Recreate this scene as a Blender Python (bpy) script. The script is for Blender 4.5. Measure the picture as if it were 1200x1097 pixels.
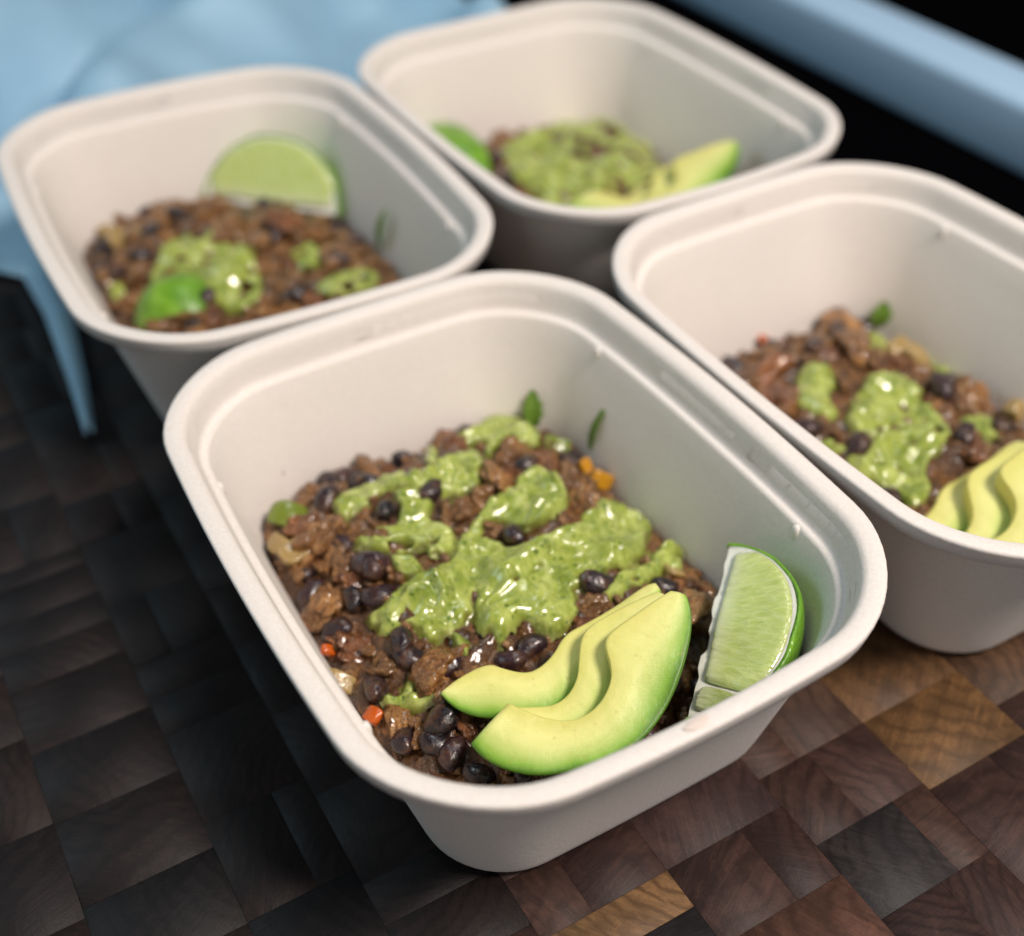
import bpy, bmesh, math, random
import numpy as np
from mathutils import Vector, Matrix
R_ = math.radians
scene = bpy.context.scene
for o in list(bpy.data.objects): bpy.data.objects.remove(o)
# ------------------------------------------------------------------ camera
cam = bpy.data.cameras.new('camera'); camo = bpy.data.objects.new('camera', cam)
scene.collection.objects.link(camo); scene.camera = camo
cam.sensor_width = 36; cam.sensor_fit = 'HORIZONTAL'; cam.lens = 1432.2 / 1200 * 36
camo.matrix_world = Matrix.Translation((0, 0, .283)) @ Matrix.Rotation(R_(90 - 40.72), 4, 'X') @ Matrix.Rotation(R_(-1.085), 4, 'Z')
cam.clip_start = .01; cam.clip_end = 20
cam.dof.use_dof = True; cam.dof.focus_distance = .306; cam.dof.aperture_fstop = 5.6
# ------------------------------------------------------------------ light
world = bpy.data.worlds.new('World'); scene.world = world; world.use_nodes = True
bg = world.node_tree.nodes['Background']; bg.inputs[0].default_value = (.62, .80, 1.0, 1); bg.inputs[1].default_value = .075
def area(name, loc, target, size, power, col):
    l = bpy.data.lights.new(name, 'AREA'); l.shape = 'DISK'; l.size = size; l.energy = power; l.color = col
    o = bpy.data.objects.new(name, l); scene.collection.objects.link(o); o.location = loc
    o.rotation_euler = (Vector(target) - Vector(loc)).to_track_quat('-Z', 'Y').to_euler(); return o
area('key_lamp', (.60, -.10, 1.15), (.03, .33, 0), .30, 19.0, (1, .885, .81))
area('overhead_fill', (.05, .95, 1.5), (0, .35, 0), .55, 4.0, (.93, .98, 1))  # weak cool fill added overhead, not an actual fitting
area('front_fill', (.25, -1.2, .75), (0, .35, 0), 1.0, 4.2, (1, .97, .94))  # added fill from the camera side, lifts the outer tub walls
area('window_light', (-1.3, .55, .75), (0, .35, 0), .7, 4.2, (.66, .90, 1))
scene.view_settings.view_transform = 'Standard'; scene.view_settings.look = 'None'
scene.view_settings.exposure = 0; scene.view_settings.gamma = 1
scene.render.engine = 'CYCLES'
# ------------------------------------------------------------------ helpers
rng = np.random.default_rng(7); random.seed(7)
def link(o): scene.collection.objects.link(o); return o
def obj(name, me, mat=None, parent=None, loc=None, rotz=None):
    o = link(bpy.data.objects.new(name, me))
    if mat is not None and me is not None and not me.materials: me.materials.append(mat)
    if parent is not None: o.parent = parent
    if loc is not None: o.location = loc
    if rotz is not None: o.rotation_euler[2] = rotz
    return o
def tag(o, label=None, cat=None, group=None, kind=None):
    if label: o['label'] = label
    if cat: o['category'] = cat
    if group: o['group'] = group
    if kind: o['kind'] = kind
    return o
def mesh(name, v, f, smooth=True):
    me = bpy.data.meshes.new(name); me.from_pydata([tuple(p) for p in v], [], [tuple(map(int, q)) for q in f]); me.update()
    if smooth: me.polygons.foreach_set('use_smooth', [True] * len(me.polygons))
    return me
def attr(me, name, vals):
    a = me.attributes.new(name, 'FLOAT', 'POINT'); a.data.foreach_set('value', np.asarray(vals, dtype=np.float32))
def vattr(me, name, vals):
    a = me.attributes.new(name, 'FLOAT_VECTOR', 'POINT'); a.data.foreach_set('vector', np.asarray(vals, dtype=np.float32).ravel())
def _h(ix, iy, iz, s):
    n = (ix * 374761393 + iy * 668265263 + iz * 2147483647 + s * 974634599) & 0xffffffff
    n = ((n ^ (n >> 13)) * 1274126177) & 0xffffffff
    n = ((n ^ (n >> 15)) * 2246822519) & 0xffffffff
    return ((n ^ (n >> 16)) & 0xffff) / 32767.5 - 1
def noise(p, s=0):                       # value noise, -1..1, p (n,3)
    p = np.asarray(p, float); i = np.floor(p).astype(np.int64); f = p - i; f = f * f * f * (f * (6 * f - 15) + 10)
    r = 0
    for dx in (0, 1):
        for dy in (0, 1):
            for dz in (0, 1):
                w = (f[:, 0] if dx else 1 - f[:, 0]) * (f[:, 1] if dy else 1 - f[:, 1]) * (f[:, 2] if dz else 1 - f[:, 2])
                r = r + w * _h(i[:, 0] + dx, i[:, 1] + dy, i[:, 2] + dz, s)
    return r
def fbm(p, s=0, o=4, g=.5):
    a, r = 1, 0
    for k in range(o): r = r + a * noise(p * 2 ** k + 17.3 * k, s + k); a *= g
    return r
def smooth(t): t = np.clip(t, 0, 1); return t * t * (3 - 2 * t)
def resample(P, m, closed=False):
    P = np.asarray(P, float)
    if closed: P = np.vstack([P, P[:1]])
    s = np.r_[0, np.cumsum(np.linalg.norm(np.diff(P, axis=0), axis=1))]
    q = np.linspace(0, s[-1], m, endpoint=not closed)
    return np.stack([np.interp(q, s, P[:, i]) for i in range(P.shape[1])], 1)
def chaikin(P, n=2):
    P = np.asarray(P, float)
    for _ in range(n):
        Q = np.empty((2 * len(P) - 2, P.shape[1])); Q[0::2] = .75 * P[:-1] + .25 * P[1:]; Q[1::2] = .25 * P[:-1] + .75 * P[1:]
        P = np.vstack([P[:1], Q, P[-1:]])
    return P
# ------------------------------------------------------------------ materials
class N:
    def __init__(s, name):
        s.m = bpy.data.materials.new(name); s.m.use_nodes = True; s.t = s.m.node_tree; s.b = s.t.nodes['Principled BSDF']
    def n(s, typ, ins=None, **kw):
        x = s.t.nodes.new(typ)
        for k, v in kw.items(): setattr(x, k, v)
        for k, v in (ins or {}).items():
            if hasattr(v, 'is_output'): s.t.links.new(v, x.inputs[k])
            else: x.inputs[k].default_value = v
        return x
    def set(s, **kw):
        for k, v in kw.items():
            k = k.replace('_', ' ')
            if hasattr(v, 'is_output'): s.t.links.new(v, s.b.inputs[k])
            else: s.b.inputs[k].default_value = v
        return s
    def ramp(s, fac, stops, interp='LINEAR'):
        x = s.n('ShaderNodeValToRGB', {0: fac}); x.color_ramp.interpolation = interp; e = x.color_ramp.elements
        while len(e) < len(stops): e.new(.5)
        for i, (p, c) in enumerate(stops): e[i].position = p; e[i].color = (*c, 1) if len(c) == 3 else c
        return x.outputs[0]
    def noise(s, scale, detail=3, rough=.5, vec=None, dist=0):
        return s.n('ShaderNodeTexNoise', {**({'Vector': vec} if vec is not None else {}), 'Scale': scale, 'Detail': detail, 'Roughness': rough, 'Distortion': dist}).outputs[0]
    def voro(s, scale, vec=None, feature='F1'):
        return s.n('ShaderNodeTexVoronoi', {**({'Vector': vec} if vec is not None else {}), 'Scale': scale}, feature=feature).outputs[0]
    def co(s, which='Object'): return s.n('ShaderNodeTexCoord').outputs[which]
    def math(s, op, a, b=0.0): return s.n('ShaderNodeMath', {0: a, 1: b}, operation=op).outputs[0]
    def mix(s, f, a, b, bt='MIX'):
        x = s.n('ShaderNodeMix', data_type='RGBA', blend_type=bt)
        for i, v in ((0, f), (6, a), (7, b)):
            if hasattr(v, 'is_output'): s.t.links.new(v, x.inputs[i])
            else: x.inputs[i].default_value = (*v, 1) if (i > 0 and len(v) == 3) else v
        return x.outputs[2]
    def bump(s, h, strength, dist, prev=None):
        return s.n('ShaderNodeBump', {'Height': h, 'Strength': strength, 'Distance': dist, **({'Normal': prev} if prev is not None else {})}).outputs[0]
    def offs(s):                          # object coordinates shifted by a random amount per object
        r = s.n('ShaderNodeObjectInfo').outputs['Random']; c = s.co()
        return s.n('ShaderNodeVectorMath', {0: c, 1: s.n('ShaderNodeCombineXYZ', {0: s.math('MULTIPLY', r, 7.1), 1: s.math('MULTIPLY', r, 13.7), 2: s.math('MULTIPLY', r, 3.3)}).outputs[0]}, operation='ADD').outputs[0]
M = {}
def mk_pulp():
    a = N('moulded_pulp'); c = a.co()
    f1 = a.noise(900, 4, .65, c); f2 = a.noise(60, 3, .5, c); f3 = a.noise(2400, 2, .5, c)
    col = a.ramp(f1, [(.30, (.74, .685, .635)), (.55, (.80, .75, .70)), (.8, (.85, .805, .76))])
    col = a.mix(a.math('MULTIPLY', f2, .35), col, (.72, .675, .62))
    sp = a.voro(170, c); col = a.mix(a.ramp(sp, [(.0, (.35,) * 3), (.055, (0,) * 3)]), col, (.38, .30, .20))
    n1 = a.bump(f1, .24, .0005); n2 = a.bump(f2, .14, .0012, n1); n3 = a.bump(f3, .10, .0003, n2)
    return a.set(Base_Color=col, Roughness=.62, Normal=n3, Specular_IOR_Level=.35, Subsurface_Weight=.08, Subsurface_Radius=(.004, .003, .002), Subsurface_Scale=1.0).m
M['pulp'] = mk_pulp()
def mk_wood():
    a = N('end_grain_walnut'); oc = a.n('ShaderNodeObjectInfo'); c = a.co(); o = a.offs(); rnd = oc.outputs['Random']
    ang = a.math('MULTIPLY', rnd, 43.0)
    cen = a.n('ShaderNodeCombineXYZ', {0: a.math('MULTIPLY', a.math('SINE', ang), .045), 1: a.math('MULTIPLY', a.math('COSINE', a.math('MULTIPLY', ang, 1.7)), .045), 2: 0.0}).outputs[0]
    wv = a.noise(35, 2, .5, o); rel = a.n('ShaderNodeVectorMath', {0: c, 1: cen}, operation='SUBTRACT').outputs[0]
    rel = a.n('ShaderNodeVectorMath', {0: rel, 1: a.n('ShaderNodeCombineXYZ', {0: 1.0, 1: 1.0, 2: 0.0}).outputs[0]}, operation='MULTIPLY').outputs[0]
    dist = a.n('ShaderNodeVectorMath', {0: rel}, operation='LENGTH').outputs['Value']
    ph = a.math('ADD', a.math('MULTIPLY', dist, a.math('ADD', 650.0, a.math('MULTIPLY', a.math('FRACT', a.math('MULTIPLY', rnd, 91.7)), 1300.0))), a.math('ADD', a.math('MULTIPLY', wv, 24), a.math('MULTIPLY', a.noise(170, 4, .65, o), 6.0)))
    ring = a.math('ADD', a.math('MULTIPLY', a.math('SINE', ph), .5), .5)
    ring2 = a.math('POWER', ring, 2.5)
    fine = a.noise(420, 5, .7, o); blot = a.noise(45, 3, .6, o)
    base = oc.outputs['Color']
    col = a.mix(a.math('MULTIPLY', a.math('MULTIPLY', ring2, a.noise(28, 2, .5, o)), 1.7), base, a.mix(1.0, base, (.42, .40, .40), 'MULTIPLY'))
    col = a.mix(a.ramp(fine, [(.35, (.55,) * 3), (.62, (0,) * 3)]), col, a.mix(1.0, base, (.5, .47, .47), 'MULTIPLY'))
    col = a.mix(a.ramp(blot, [(.36, (.80,) * 3), (.58, (0,) * 3)]), col, a.mix(1.0, base, (.36, .38, .44), 'MULTIPLY'))
    pale = a.noise(90, 6, .75, o, 1.2); col = a.mix(a.ramp(pale, [(.55, (0,) * 3), (.76, (.42,) * 3)]), col, a.mix(1.0, base, (2.1, 1.9, 1.75), 'MULTIPLY'))
    rot = a.n('ShaderNodeVectorRotate', {'Vector': o, 'Angle': a.math('MULTIPLY', rnd, 57.0)}, rotation_type='Z_AXIS').outputs[0]
    sk = a.noise(1.0, 5, .7, a.n('ShaderNodeMapping', {'Vector': rot, 'Scale': (55, 620, 1)}).outputs[0], .6)
    col = a.mix(a.ramp(sk, [(.34, (.6,) * 3), (.50, (0,) * 3)]), col, a.mix(1.0, base, (.34, .33, .34), 'MULTIPLY'))
    col = a.mix(a.ramp(sk, [(.56, (0,) * 3), (.74, (.40,) * 3)]), col, a.mix(1.0, base, (1.9, 1.75, 1.6), 'MULTIPLY'))
    por = a.voro(1500, o); col = a.mix(a.ramp(por, [(.0, (.6,) * 3), (.22, (0,) * 3)]), col, (.012, .008, .007))
    sc = a.noise(1.0, 4, .6, a.n('ShaderNodeMapping', {'Vector': o, 'Rotation': (0, 0, .6), 'Scale': (60, 900, 1)}).outputs[0])
    h = a.math('ADD', a.math('ADD', a.math('MULTIPLY', ring, .18), fine), a.math('MULTIPLY', sk, .8))
    nn = a.bump(sc, .10, .0004, a.bump(h, .30, .0005))
    ro = a.n('ShaderNodeMapRange', {0: blot, 3: .45, 4: .70}).outputs[0]
    return a.set(Base_Color=col, Roughness=ro, Normal=nn, Specular_IOR_Level=.3).m
M['wood'] = mk_wood()
def simple(name, col, rough, spec=.5, bump=None, **kw):
    a = N(name); a.set(Base_Color=(*col, 1), Roughness=rough, Specular_IOR_Level=spec, **kw)
    if bump: a.set(Normal=a.bump(a.noise(bump[0], 4, .6, a.co()), bump[1], bump[2]))
    return a.m
M['board_core'] = simple('dark_glue_line', (.018, .012, .010), .7)
M['counter'] = simple('black_counter', (.0015, .0015, .002), .9, 0.0, (300, .15, .0005))
def mk_meat(name, dark, mid, light, sc=1.0):
    a = N(name); o = a.offs(); f = a.noise(330 * sc, 5, .7, o); g = a.noise(1100 * sc, 4, .65, o); big = a.noise(70 * sc, 2, .5, o); v = a.voro(620 * sc, o)
    col = a.ramp(a.math('ADD', a.math('MULTIPLY', f, .75), a.math('MULTIPLY', g, .25)), [(.34, dark), (.50, mid), (.66, light)])
    col = a.mix(a.ramp(big, [(.42, (.55,) * 3), (.62, (0,) * 3)]), col, dark)
    n1 = a.bump(v, .55, .0012); n2 = a.bump(f, .9, .0016, n1); n3 = a.bump(g, .5, .0006, n2)
    ro = a.n('ShaderNodeMapRange', {0: g, 1: .35, 2: .65, 3: .14, 4: .40}).outputs[0]
    return a.set(Base_Color=col, Roughness=ro, Normal=n3, Specular_IOR_Level=.5, Coat_Weight=.7, Coat_Roughness=.10).m
M['meat'] = mk_meat('cooked_mince', (.075, .026, .005), (.36, .155, .038), (.62, .345, .115), .0075)
M['meat_pale'] = mk_meat('cooked_mince_pale', (.10, .040, .011), (.35, .17, .054), (.60, .36, .15), .0075)
M['meat_red'] = mk_meat('cooked_mince_red', (.070, .021, .005), (.28, .098, .028), (.48, .21, .075), .0075)
M['crumb'] = mk_meat('mince_crumbs', (.070, .026, .008), (.285, .130, .042), (.52, .30, .125))
M['gravy'] = mk_meat('chili_gravy', (.030, .012, .004), (.150, .060, .015), (.33, .150, .042), .8)
def mk_bean():
    a = N('black_bean_skin'); o = a.offs(); f = a.noise(1.3, 4, .6, o); g = a.noise(4.5, 4, .7, o)
    r = a.n('ShaderNodeObjectInfo').outputs['Random']
    base = a.ramp(r, [(0, (.008, .005, .007)), (.5, (.016, .008, .012)), (1, (.035, .014, .017))])
    col = a.mix(a.ramp(f, [(.47, (0,) * 3), (.66, (.85,) * 3)]), base, (.095, .042, .020))
    n1 = a.bump(f, .35, .0012); n2 = a.bump(g, .40, .0005, n1)
    ro = a.n('ShaderNodeMapRange', {0: g, 1: .35, 2: .65, 3: .14, 4: .42}).outputs[0]
    return a.set(Base_Color=col, Roughness=ro, Normal=n2, Coat_Weight=.35, Coat_Roughness=.08).m
M['bean'] = mk_bean()
def mk_crema():
    a = N('avocado_sauce'); c = a.co(); f = a.noise(190, 4, .6, c); g = a.noise(900, 3, .6, c); big = a.noise(85, 4, .6, c, 1.5)
    col = a.ramp(big, [(.30, (.175, .235, .036)), (.50, (.315, .385, .066)), (.70, (.48, .54, .145))])
    w = a.n('ShaderNodeVectorMath', {0: c, 1: a.n('ShaderNodeVectorMath', {0: a.n('ShaderNodeTexNoise', {'Vector': c, 'Scale': 120.0}).outputs[1], 1: (.006, .006, .006)}, operation='MULTIPLY').outputs[0]}, operation='ADD').outputs[0]
    fl = a.voro(430, w); sel = a.noise(120, 2, .5, c)
    fleck = a.math('MULTIPLY', a.ramp(fl, [(.20, (1,) * 3), (.36, (0,) * 3)]), a.ramp(sel, [(.44, (0,) * 3), (.58, (1,) * 3)]))
    stn = a.noise(1.0, 4, .6, a.n('ShaderNodeMapping', {'Vector': w, 'Rotation': (0, 0, .7), 'Scale': (90, 420, 90)}).outputs[0], .8)
    col = a.mix(a.ramp(stn, [(.54, (0,) * 3), (.68, (.65,) * 3)]), col, (.50, .55, .15))
    col = a.mix(a.ramp(stn, [(.30, (.7,) * 3), (.44, (0,) * 3)]), col, (.150, .225, .030))
    th = a.n('ShaderNodeAttribute', attribute_name='thin').outputs['Fac']
    col = a.mix(a.ramp(th, [(.05, (.85,) * 3), (.50, (0,) * 3)]), col, (.135, .125, .022))
    col = a.mix(a.math('MULTIPLY', fleck, .85), col, (.050, .12, .012))
    col = a.mix(a.ramp(f, [(.54, (0,) * 3), (.70, (.6,) * 3)]), col, (.58, .65, .24))
    n1 = a.bump(f, .20, .0010); n2 = a.bump(g, .12, .0003, n1)
    ro = a.n('ShaderNodeMapRange', {0: g, 1: .35, 2: .65, 3: .11, 4: .28}).outputs[0]
    return a.set(Base_Color=col, Roughness=ro, Normal=n2, Subsurface_Weight=.15, Subsurface_Radius=(.002, .003, .001), Subsurface_Scale=1.0, Coat_Weight=.5, Coat_Roughness=.07).m
M['crema'] = mk_crema()
def mk_avocado(name, greener=0.0):
    a = N(name); t = a.n('ShaderNodeAttribute', attribute_name='across').outputs['Fac']; c = a.co()
    wob = a.noise(130, 3, .5, c); t2 = a.math('ADD', t, a.math('MULTIPLY', a.math('SUBTRACT', wob, .5), .12))
    t2 = a.math('ADD', t2, greener)
    col = a.ramp(t2, [(.0, (.66, .62, .17)), (.30, (.79, .765, .28)), (.52, (.72, .745, .27)), (.72, (.50, .62, .165)), (.87, (.25, .45, .055)), (.96, (.085, .21, .014))])
    br = a.noise(420, 4, .6, c); col = a.mix(a.ramp(br, [(.60, (0,) * 3), (.76, (.40,) * 3)]), col, (.42, .36, .08))
    st = a.noise(60, 5, .7, c, 2.0); col = a.mix(a.ramp(st, [(.38, (.28,) * 3), (.55, (0,) * 3)]), col, a.mix(1.0, col, (.80, .88, .62), 'MULTIPLY'))
    kn = a.noise(1.0, 4, .6, a.n('ShaderNodeMapping', {'Vector': c, 'Rotation': (0, 0, .55), 'Scale': (60, 900, 200)}).outputs[0])
    n1 = a.bump(kn, .25, .0004, a.bump(a.noise(700, 5, .7, c), .30, .0005)); n2 = a.bump(wob, .10, .0012, n1)
    return a.set(Base_Color=col, Roughness=.36, Normal=n2, Subsurface_Weight=.22, Subsurface_Radius=(.005, .004, .0015), Subsurface_Scale=1.0, Specular_IOR_Level=.45).m
M['avo'] = mk_avocado('avocado_flesh'); M['avo_green'] = mk_avocado('avocado_skin_side', .42)
def mk_rind():
    a = N('lime_rind'); c = a.co(); v = a.voro(750, c); f = a.noise(120, 3, .5, c)
    col = a.ramp(f, [(.3, (.085, .23, .010)), (.55, (.16, .36, .018)), (.75, (.27, .48, .04))])
    return a.set(Base_Color=col, Roughness=.33, Normal=a.bump(v, .45, .0006), Coat_Weight=.2, Coat_Roughness=.2, Subsurface_Weight=.1, Subsurface_Radius=(.002, .003, .001), Subsurface_Scale=1.0).m
M['rind'] = mk_rind()
def mk_flesh(name, k=1.0):
    a = N(name); u = a.n('ShaderNodeAttribute', attribute_name='vesicle').outputs['Vector']
    v = a.voro(1.0, u); v2 = a.voro(1.0, u, 'DISTANCE_TO_EDGE'); f = a.noise(.7, 3, .6, u)
    col = a.ramp(f, [(.3, (.45 * k, .56 * k, .15 * k)), (.55, (.54 * k, .64 * k, .23 * k)), (.75, (.62 * k, .71 * k, .31 * k))])
    col = a.mix(a.ramp(v2, [(.0, (.35,) * 3), (.09, (0,) * 3)]), col, (.72 * k, .78 * k, .42 * k))
    vy = a.n('ShaderNodeSeparateXYZ', {0: u}).outputs[1]
    col = a.mix(a.ramp(a.math('DIVIDE', vy, 5.0), [(.14, (.85,) * 3), (.40, (0,) * 3)]), col, (.74 * k, .80 * k, .50 * k))
    n1 = a.bump(v, .26, .0010); n2 = a.bump(a.noise(4.0, 3, .6, u), .14, .0004, n1)
    return a.set(Base_Color=col, Roughness=.14, Normal=n2, Subsurface_Weight=.6, Subsurface_Radius=(.006, .007, .003), Subsurface_Scale=1.0, Coat_Weight=.4, Coat_Roughness=.05).m
M['flesh'] = mk_flesh('lime_flesh'); M['flesh_dark'] = mk_flesh('lime_flesh_dark', .72)
M['pith'] = simple('lime_pith', (.86, .87, .74), .5, .4, (700, .35, .0006), Subsurface_Weight=.3, Subsurface_Radius=(.004, .004, .003), Subsurface_Scale=1.0)
M['carrot'] = simple('carrot_piece', (.50, .090, .006), .25, .5, (500, .3, .0006), Coat_Weight=.3)
M['yellow_pepper'] = simple('yellow_pepper', (.52, .24, .010), .22, .5, (300, .3, .0008), Coat_Weight=.4)
M['onion'] = simple('stewed_onion', (.36, .25, .095), .2, .5, (260, .4, .0010), Coat_Weight=.4, Subsurface_Weight=.3, Subsurface_Radius=(.004, .003, .001), Subsurface_Scale=1.0)
M['green_pepper'] = simple('stewed_green_pepper', (.15, .20, .022), .22, .5, (260, .4, .0010), Coat_Weight=.4)
M['leaf'] = simple('coriander_leaf', (.13, .235, .030), .4, .4, (500, .4, .0006))
M['stain'] = simple('sauce_smear', (.70, .60, .53), .55, .4, (900, .4, .0003))
M['speck'] = simple('dark_speck', (.10, .075, .05), .6)
def mk_cloth():
    a = N('blue_cloth'); c = a.co(); w = a.noise(1800, 2, .5, c); f = a.noise(9, 3, .5, c)
    col = a.ramp(f, [(.3, (.25, .44, .60)), (.7, (.37, .60, .76))])
    return a.set(Base_Color=col, Roughness=.42, Normal=a.bump(w, .2, .0004), Specular_IOR_Level=.6).m
M['cloth'] = mk_cloth()
M['rail'] = simple('blue_painted_metal', (.42, .61, .80), .5, .35, (200, .06, .0006))
# ------------------------------------------------------------------ tubs: size and places
A, B, RR, H, A2, B2, RB, BOW = .095, .0726, .0365, .0668, .0734, .0509, .0215, .0047
TUB = [(-.0032, .2481, R_(-60.4913), -.0294, -.0078, .0018), (-.1031, .4203, R_(-62.0784), .0179, -.003, .029),
       (.1306, .3192, R_(-60.4914), .0072, -.0356, -.0006), (.0354, .4955, R_(-60.7025), -.004, .031, .0077)]
U = np.array([math.cos(R_(-60.5)), math.sin(R_(-60.5))]); V = np.array([-U[1], U[0]]); ORG = np.array(TUB[0][:2])
def uv(u, v, z=0): p = ORG + U * u + V * v; return (p[0], p[1], z)
def deform(P, k):                        # each soft tub is pressed a little out of square
    P = np.array(P, float); sa, sb, sh = TUB[k][3:]
    P[:, 0] = P[:, 0] * (1 + sa) + sh * P[:, 1]; P[:, 1] *= 1 + sb; return P
def outline(a, b, r, bow=BOW, nc=14, ns=12):
    pts = []; cs = ((a - r, b - r, 0), (-a + r, b - r, 90), (-a + r, -b + r, 180), (a - r, -b + r, 270))
    for k, (cx, cy, t0) in enumerate(cs):
        t = np.radians(np.linspace(t0, t0 + 90, nc)); P = np.c_[cx + r * np.cos(t), cy + r * np.sin(t)]; pts.append(P)
        nx, ny, nt = cs[(k + 1) % 4]; t = R_(nt); Q = np.array([nx + r * math.cos(t), ny + r * math.sin(t)])
        w = np.linspace(0, 1, ns + 2)[1:-1, None]; pts.append(P[-1] * (1 - w) + Q * w)
    p = np.vstack(pts); x = p[:, 0] / a; y = p[:, 1] / b
    return np.c_[p[:, 0] + np.sign(x) * bow * (1 - y * y) * x * x, p[:, 1] + np.sign(y) * bow * (1 - x * x) * y * y]
OV = .0062                               # rim overhang beyond the outer wall
def ring(z, ins):                        # outline of the outer wall at height z, moved inwards by ins
    f = z / H; a = A2 + (A - OV - A2) * f; b = B2 + (B - OV - B2) * f; r = RB + (RR - OV - RB) * f
    return outline(a - ins, b - ins, max(.004, r - ins), BOW * (.25 + .75 * f))
def wall_in(z, ins=.0022):
    f = z / H; return A2 + (A - OV - A2) * f - ins, B2 + (B - OV - B2) * f - ins, RB + (RR - OV - RB) * f - ins
def inside(X, Y, z, ins=.0022):          # distance inwards from the inner wall at height z
    a, b, r = wall_in(z, ins); x = X / a; y = Y / b; bow = BOW * (.25 + .75 * z / H)
    X = X - np.sign(x) * bow * np.clip(1 - y * y, 0, 1) * x * x; Y = Y - np.sign(y) * bow * np.clip(1 - x * x, 0, 1) * y * y
    qx = np.abs(X) - a + r; qy = np.abs(Y) - b + r
    return -(np.hypot(np.maximum(qx, 0), np.maximum(qy, 0)) + np.minimum(np.maximum(qx, qy), 0) - r)
# ------------------------------------------------------------------ setting: counter, board
cm = bmesh.new(); bmesh.ops.create_grid(cm, x_segments=2, y_segments=2, size=2.5); me = bpy.data.meshes.new('counter'); cm.to_mesh(me); cm.free()
tag(obj('countertop', me, M['counter'], loc=(0, .5, -.042)), kind='structure')
def bevel_box(name, lx, ly, lz, bev, seg=2):
    bm = bmesh.new(); bmesh.ops.create_cube(bm, size=1)
    for v in bm.verts: v.co.x *= lx; v.co.y *= ly; v.co.z *= lz
    bmesh.ops.bevel(bm, geom=bm.edges[:], offset=bev, segments=seg, affect='EDGES', profile=.5)
    m = bpy.data.meshes.new(name); bm.to_mesh(m); bm.free(); m.polygons.foreach_set('use_smooth', [True] * len(m.polygons)); return m
board = tag(link(bpy.data.objects.new('cutting_board', None)), 'thick end-grain walnut cutting board under all four food tubs', 'cutting board')
board.location = uv(0, 0, -.042); board.rotation_euler[2] = R_(-60.5)
U0, U1, V0, V1 = -.305, .205, -.300, .262
core = obj('board_core', bevel_box('core', U1 - U0 - .002, V1 - V0 - .002, .0405, .002), M['board_core'], board, ((U0 + U1) / 2, (V0 + V1) / 2, .0203))
WAL = [(.060, .031, .024), (.046, .025, .021), (.074, .038, .027), (.036, .022, .020), (.088, .046, .031), (.052, .030, .026), (.100, .050, .032), (.030, .020, .020)]
SPECIAL = [((.092, .090), (.20, .105, .040)), ((.066, .095), (.17, .088, .036)), ((.092, .125), (.12, .062, .030)), ((.114, .053), (.032, .029, .030)), ((.114, .044), (.034, .029, .029)),
           ((.094, -.012), (.24, .135, .06)), ((.106, -.010), (.020, .018, .020)), ((.088, .054), (.066, .034, .027)), ((.066, .054), (.085, .046, .030)), ((.10, .018), (.070, .037, .029)),
           ((.122, .015), (.105, .052, .036)), ((.078, .016), (.052, .027, .023)), ((.05, -.09), (.030, .022, .022)), ((.06, -.125), (.075, .042, .032)), ((.03, -.13), (.040, .028, .026))]
vb = [.0345 - .0375 * i for i in range(2, -1, -1)] + [.0720, .1090, .1480, .1840, .2250, .2640]
wr = random.Random(4)
while vb[0] > V0: vb.insert(0, vb[0] - wr.uniform(.027, .046))
brng = random.Random(11); nb = 0
for i in range(len(vb) - 1):
    va, vz = max(V0, vb[i] + brng.uniform(-.001, .001) * 0), min(V1, vb[i + 1])
    if vz - va < .006: continue
    cuts = [U0]; fixed = {9: [.0], }.get(i)
    strip = round((vb[i] - .0345) / .0375) if vb[i] > -.05 else -9
    forced = {0: [.079, .1025, .1265], 1: [.053, .079, .105], -1: [.062, .0885, .112], -2: [.070, .0885, .100, .112]}.get(strip, [])
    u = U0
    while u < U1 - .012:
        nx = u + brng.uniform(.021, .034)
        for f in forced:
            if u + .008 < f < nx + .012: nx = f; break
        if forced and any(abs(u - f) < 1e-6 for f in forced):
            nf = [f for f in forced if f > u + 1e-6]
            if nf: nx = nf[0]
        if U1 - nx < .012: nx = U1
        cuts.append(nx); u = nx
    for a_, b_ in zip(cuts[:-1], cuts[1:]):
        spl = brng.random(); cu, cv = (a_ + b_) / 2, (va + vz) / 2; keepw = any(abs(cu - su) < .016 and abs(cv - sv) < .02 for (su, sv), _ in SPECIAL); f_ = brng.uniform(.3, .7)
        if spl < (.34 if keepw else .46): cells = [(a_, b_, va, va + (vz - va) * f_), (a_, b_, va + (vz - va) * f_, vz)]
        elif not keepw and spl < .55: cells = [(a_, a_ + (b_ - a_) * f_, va, vz), (a_ + (b_ - a_) * f_, b_, va, vz)]
        else: cells = [(a_, b_, va, vz)]
        for p0, p1, q0, q1 in cells:
            lx, ly = p1 - p0 - .00004, q1 - q0 - .00004; cu, cv = (p0 + p1) / 2, (q0 + q1) / 2
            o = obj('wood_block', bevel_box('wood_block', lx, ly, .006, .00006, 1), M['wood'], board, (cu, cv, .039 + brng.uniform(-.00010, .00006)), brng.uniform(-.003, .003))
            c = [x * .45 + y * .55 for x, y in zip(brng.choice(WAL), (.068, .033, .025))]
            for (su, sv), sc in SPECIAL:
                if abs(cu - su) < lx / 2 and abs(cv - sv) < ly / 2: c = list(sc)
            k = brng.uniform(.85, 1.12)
            if -.26 < cv < -.035 and cu < .085 and (cv > -.22 or brng.random() < .8): c = [x * .35 + y * .65 for x, y in zip(c, (.012, .0105, .012))]; k *= .50  # left-hand blocks: dark wood, with tub shadow also put into their colour
            o.color = (c[0] * k, c[1] * k, c[2] * k, 1); nb += 1
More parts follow.
